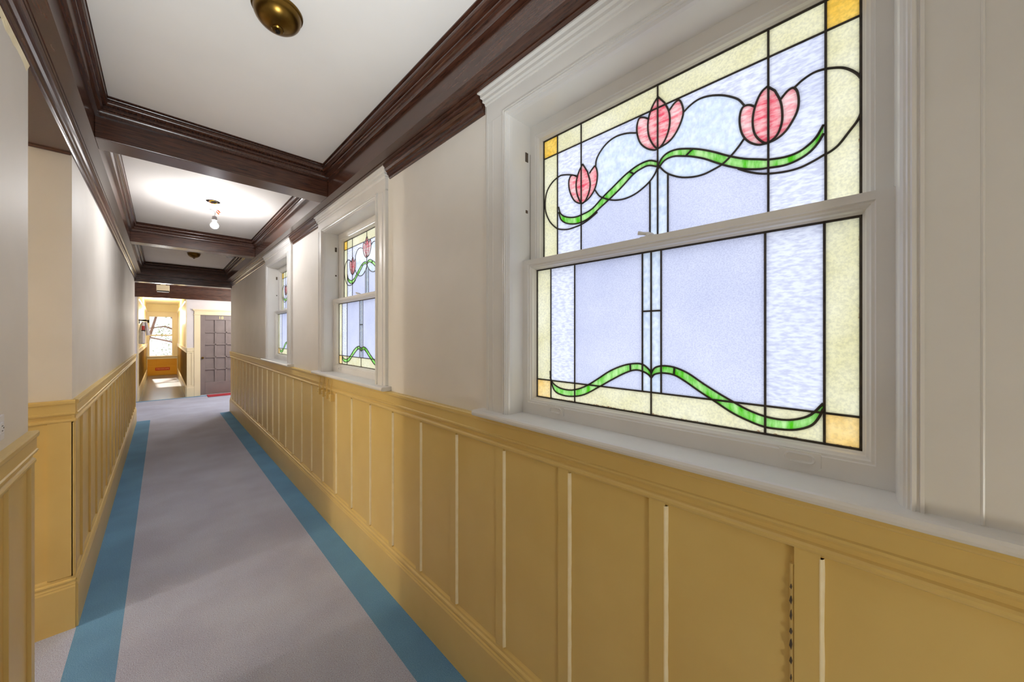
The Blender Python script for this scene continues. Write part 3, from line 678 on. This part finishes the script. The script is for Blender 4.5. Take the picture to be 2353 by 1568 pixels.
# ------------------------------------------------------------------ wall fittings
root = tag(empty('wall_outlet', (XL, 1.74, 1.274)), 'white electrical outlet plate on the near left wall', 'outlet')
m = MB(); m.box(XL, XL + .006, 1.686, 1.804, 1.238, 1.312, .002); m.build('cover_plate', M['plastic'], root)
for yy in (1.716, 1.774):
    m = MB(); m.box(XL + .005, XL + .0085, yy - .016, yy + .016, 1.258, 1.292, .003); r_ = m.build('receptacle', M['plastic'], root)
    m = MB()
    for dz in (-.007, .007): m.box(XL + .0084, XL + .0092, yy - .008, yy + .001, 1.275 + dz - .001, 1.275 + dz + .001)
    m.lathe([(0, 0), (.0024, 0), (.0024, .0008), (0, .0008)], (XL + .0084, yy + .008, 1.275), 10, 'x'); m.build('slots', M['slot'], r_)
pos = [(3.275, 'leftmost'), (3.175, 'second from left'), (3.085, 'third from left'), (2.985, 'rightmost')]
for i, (yy, t) in enumerate(pos):
    dz = (-.0, -.006, -.012, -.020)[i]
    root = tag(empty('phone_jack_box', (XR - .016, yy, 1.05)), 'small tan painted cable box under the second window, %s of four' % t, 'cable box', 'four tan cable boxes under the second window')
    m = MB(); m.box(XR - .046, XR - .004, yy - .022, yy + .022, 1.035 + dz, 1.090 + dz, .004); m.build('box_cover', M['tan'], root)
    m = MB(); m.lathe([(0, -.0012), (.003, -.001), (.0034, .001)], (XR - .046, yy, 1.062 + dz), 12, 'x'); m.build('screw', M['slot'], root)
    m = MB(); m.tube([(XR - .034, yy, 1.088 + dz), (XR - .036, yy + .004, 1.12), (XR - .028, yy + .006, 1.15), (XR - .024, yy + .006, 1.204)], .0035, 8); m.build('cable', M['tan'], root, True)
# fire extinguisher on the far hall wall
ex, ey = NL, 12.12
root = tag(empty('fire_extinguisher', (ex, ey, 1.85)), 'grey fire extinguisher with red band and horn hung at the mouth of the far hall', 'fire extinguisher')
m = MB(); m.box(ex, ex + .03, ey - .05, ey + .05, 1.80, 1.90, .004); m.box(ex + .02, ex + .17, ey - .012, ey + .012, 1.855, 1.880, .004); m.box(ex + .155, ex + .185, ey - .02, ey + .02, 1.82, 1.89, .004)
m.tube([(ex + .02, ey, 1.895), (ex + .14, ey, 1.885)], .010); m.build('bracket', M['darkmetal'], root)
m = MB()
cyl = [Vector((ex + .050, ey, 1.315)), Vector((ex + .052, ey, 1.33)), Vector((ex + .066, ey, 1.60)), Vector((ex + .082, ey, 1.76)), Vector((ex + .088, ey, 1.84))]
m.tube(cyl, [.052, .060, .058, .048, .024], 24); m.build('cylinder', M['steel'], root, True)
m = MB(); m.tube([(ex + .086, ey - .045, 1.33), (ex + .094, ey - .045, 1.60)], [.030, .026], 20); m.build('discharge_tube', M['greycyl'], root, True)
m = MB(); m.tube([(ex + .088, ey - .05, 1.845), (ex + .090, ey - .052, 1.76), (ex + .088, ey - .055, 1.655)], [.022, .024, .024], 16); m.build('pressure_valve', M['greycyl'], root, True)
m = MB(); m.tube([(ex + .088, ey - .055, 1.64), (ex + .088, ey - .055, 1.745)], [.027, .026], 16); m.build('red_band', M['red'], root, True)
m = MB(); m.tube([(ex + .088, ey - .055, 1.622), (ex + .088, ey - .055, 1.645)], .032, 16); m.build('collar', M['black'], root, True)
m = MB(); m.tube([(ex + .130, ey - .02, 1.84), (ex + .150, ey - .02, 1.72), (ex + .172, ey - .02, 1.52)], [.018, .024, .038], 16); m.build('horn', M['greycyl'], root, True)

# ------------------------------------------------------------------ tree outside the far window
root = tag(empty('garden_tree', (1.2, 22.5, 0)), 'sunlit tree with bare boughs and pale leaves outside the far window', 'tree')
m = MB()
m.tube([(1.3, 22.8, -3), (1.1, 22.7, 0), (.7, 22.6, 1.8), (.2, 22.5, 3.4)], [.16, .13, .10, .07], 10)
m.tube([(.7, 22.6, 1.8), (.2, 22.2, 2.5), (-.6, 22.0, 3.4)], [.06, .045, .03], 8)
m.tube([(1.0, 22.7, .6), (.3, 22.3, 1.2), (-.7, 22.1, 1.5)], [.05, .035, .02], 8)
m.tube([(.75, 22.6, 1.6), (.1, 22.8, 1.9), (-.5, 22.9, 1.8)], [.04, .03, .018], 8)
m.tube([(-.9, 23, -1), (-.45, 22.8, 1.2), (.1, 22.6, 3.6)], [.06, .05, .03], 8)
m.build('trunk', M['bark'], root, True)
m = MB(); rnd = random.Random(8)
for k in range(2600):
    c_ = Vector((rnd.uniform(-1.3, 1.6), rnd.uniform(22.3, 24.5), rnd.uniform(-.6, 3.8)))
    if math.sin(c_.x * 4 + 1) + math.sin(c_.z * 5) + rnd.uniform(-1, 1) < .1: continue
    a = Vector((rnd.uniform(-1, 1), rnd.uniform(-1, 1), rnd.uniform(-1, 1))).normalized(); b_ = a.orthogonal().normalized()
    L_ = rnd.uniform(.03, .055); m.quad(c_ - a * L_, c_ + b_ * L_ * .45, c_ + a * L_, c_ - b_ * L_ * .45)
f = m.build('foliage', M['leaf'], root)
